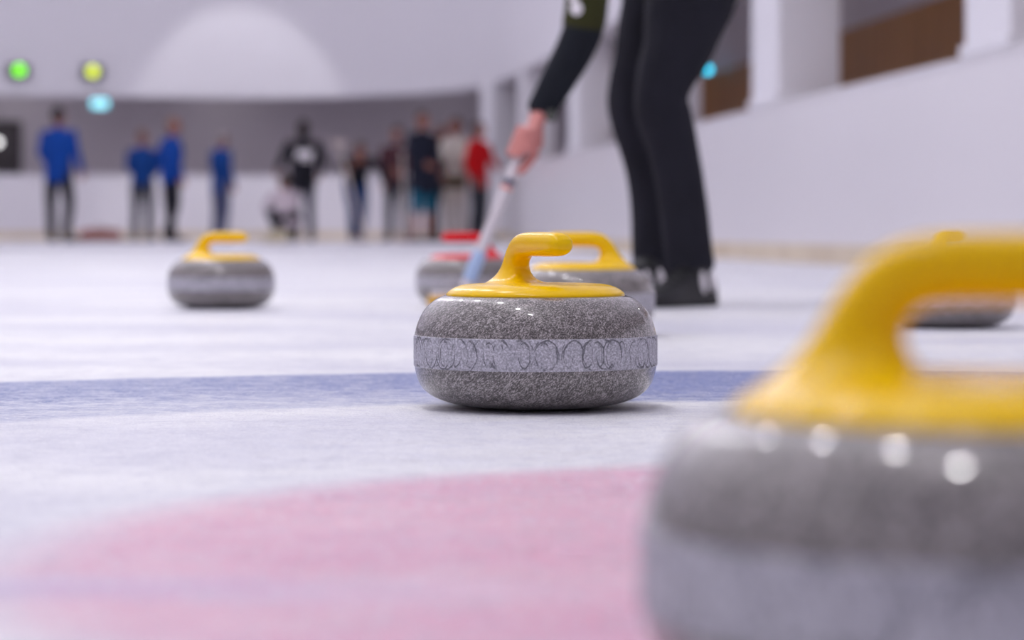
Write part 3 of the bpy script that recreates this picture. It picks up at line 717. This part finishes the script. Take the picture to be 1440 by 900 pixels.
# shoes
def big_shoe(hx, hy_s, yaw, k):
    heel = Vector(((hx-720)/hy_s, FP/hy_s, 0)) - PO
    f = Vector((math.cos(yaw), math.sin(yaw), 0))
    bu, bs = bmesh.new(), bmesh.new(); shoe_pieces(bu, bs, heel, f, k)
    ell(bu, heel + (f*.03+Vector((0,0,.095)))*k, (.043*k,.043*k,.03*k))
    u = obj('shoe', bu, M['shoe'], sw); obj('sole', bs, M['black_rubber'], u)
    nrm = Vector((f.y, -f.x, 0))
    if nrm.y > 0: nrm = -nrm
    bm = bmesh.new()
    for a, z in ((.004,.066),(.046,.062)):
        c = heel + (f*a + nrm*.0375 + Vector((0,0,z)))*k
        ell(bm, c, (.012,.006,.033), Matrix.Rotation(yaw,3,'Z') @ Matrix.Rotation(math.radians(12),3,'Y'), 14)
    obj('side_patch', bm, M['white_patch'], u)
    bm = bmesh.new()
    for j in range(4):
        a = .085+.022*j; z = .097-.0105*j
        p0 = heel + (f*a + nrm*.022 + Vector((0,0,z-.006)))*k; p1 = heel + (f*a - nrm*.022 + Vector((0,0,z-.006)))*k; pm = (p0+p1)/2+Vector((0,0,.010))*k
        sweep(bm, [(*p0,.003,.003),(*pm,.003,.003),(*p1,.003,.003)], 6, tuple(f), 3)
    obj('laces', bm, M['black_rubber'], u)
big_shoe(986, 500, math.radians(180+52), 1.10)
big_shoe(921, 483, math.radians(180+30), 1.08)
# broom
br = thing('curling_broom', 'white-shafted curling broom with yellow head, held by the leaning person', 'broom', (sh0.x, sh0.y, 0), 0)
BO = Vector((sh0.x, sh0.y, 0)); top = sh1 - ax*.80
bm = bmesh.new(); a = top-BO; b = sh0-BO
sweep(bm, [(*a,.0145,.0145), (*((a+b)/2),.0155,.0155), (*b,.0165,.0165)], 20, (0,1,0), 1); obj('pole', bm, M['pole'], br)
def seg(y0, y1, r, m, name):
    t0 = (y0-195)/(405-195); t1 = (y1-195)/(405-195); p = sh1.lerp(sh0, t0)-BO; q = sh1.lerp(sh0, t1)-BO
    bm = bmesh.new(); sweep(bm, [(*p,r,r),(*q,r,r)], 20, (0,1,0), 1); return obj(name, bm, m, br)
seg(255, 258, .0175, M['navy'], 'dark_ring'); seg(264, 266, .0168, M['orange_red'], 'salmon_ring')
seg(358, 392, .0195, M['palepblue'], 'pale_blue_wrap')
bm = bmesh.new(); hl = sh0-BO
rbox(bm, (.0,0,.022), (.205,.075,.034), .014, 3, .12); obj('fabric_pad', bm, M['pad'], br)
bm = bmesh.new(); rbox(bm, (.0,0,.040), (.19,.062,.016), .006, 2, .12); sweep(bm, [(0,0,.045,.022,.022),(hl.x*.6,0,hl.z-.005,.018,.018)], 14, (1,0,0), 2); obj('head_plate', bm, M['pole'], br)

# ------------------------------------------------------------------ light
def area(loc, size, power, col=(1,.98,1.0), shape='DISK', rot=(0,0,0)):  # serves the downlight row and the added fill lights alike
    l = bpy.data.lights.new('hall_lamp_or_fill', 'AREA'); l.shape = shape; l.size = size; l.energy = power; l.color = col
    o = bpy.data.objects.new('hall_lamp_or_fill', l); C.objects.link(o); o.location = loc; o.rotation_euler = rot; return o
for x, y in ((-.33,.7),(-.88,2.65),(-1.32,5.1),(-1.9,7.6),(-2.4,10.2),(-2.9,12.8),(-3.2,15.4),(-3.4,18),(-3.6,20.6),(-3.8,23.2),(-4,25.8),(-4.2,28.4),(-4.4,31),(-4.6,33.6)):
    area((x, y, 5.3), .24, 74 if y < 14 else (30 if y < 27 else 16))
for i in range(7):                     # unseen uplights, added for soft ambient light off the ceiling
    area((-10.0, -4+6.2*i, 4.7), 1.2, 170, rot=(PI, 0, 0))
    area((-5.5, -1+6.2*i, 4.7), 1.2, 170, rot=(PI, 0, 0))
    area((1.6-.11*6*i if i < 5 else -2.0, -4+6.2*i, 4.7), 1.2, 110, rot=(PI, 0, 0))
rc = offs(1.1)
for i, pw in ((24,14),(36,14),(48,10),(60,4),(88,2.5),(100,5),(108,8),(116,8)):  # unseen fill lights, added to brighten the recess walls and wood
    area((rc[i].x, rc[i].y, 2.85), .35, pw)
l = bpy.data.lights.new('wall_spot', 'SPOT'); l.energy = 560; l.spot_size = math.radians(41.5); l.spot_blend = .3; l.color = (1,.99,1.01); l.shadow_soft_size = .08
o = bpy.data.objects.new('wall_spot', l); C.objects.link(o); o.location = (-4.35, 38.65-3.0, 6.6); o.rotation_euler = (math.radians(28.5), 0, 0)
w = bpy.data.worlds.new('world'); sc.world = w; w.use_nodes = True
w.node_tree.nodes['Background'].inputs[0].default_value = (.8,.78,.9,1); w.node_tree.nodes['Background'].inputs[1].default_value = .5

# ------------------------------------------------------------------ camera
cam = bpy.data.cameras.new('camera'); co = bpy.data.objects.new('camera', cam); C.objects.link(co)
co.location = (0,0,H); co.rotation_euler = (PI/2,0,0)
cam.sensor_width = 36; cam.lens = 85; cam.shift_y = -(450-HY)/1440
cam.clip_start = .05; cam.clip_end = 200
cam.dof.use_dof = True; cam.dof.focus_distance = 2.78; cam.dof.aperture_fstop = 4.2
sc.camera = co
sc.view_settings.view_transform = 'Standard'; sc.view_settings.look = 'None'; sc.view_settings.gamma = 1; sc.view_settings.exposure = -1.06
sc.view_settings.use_curve_mapping = False
sc.cycles.use_denoising = True
sc.cycles.max_bounces = 8; sc.cycles.diffuse_bounces = 5
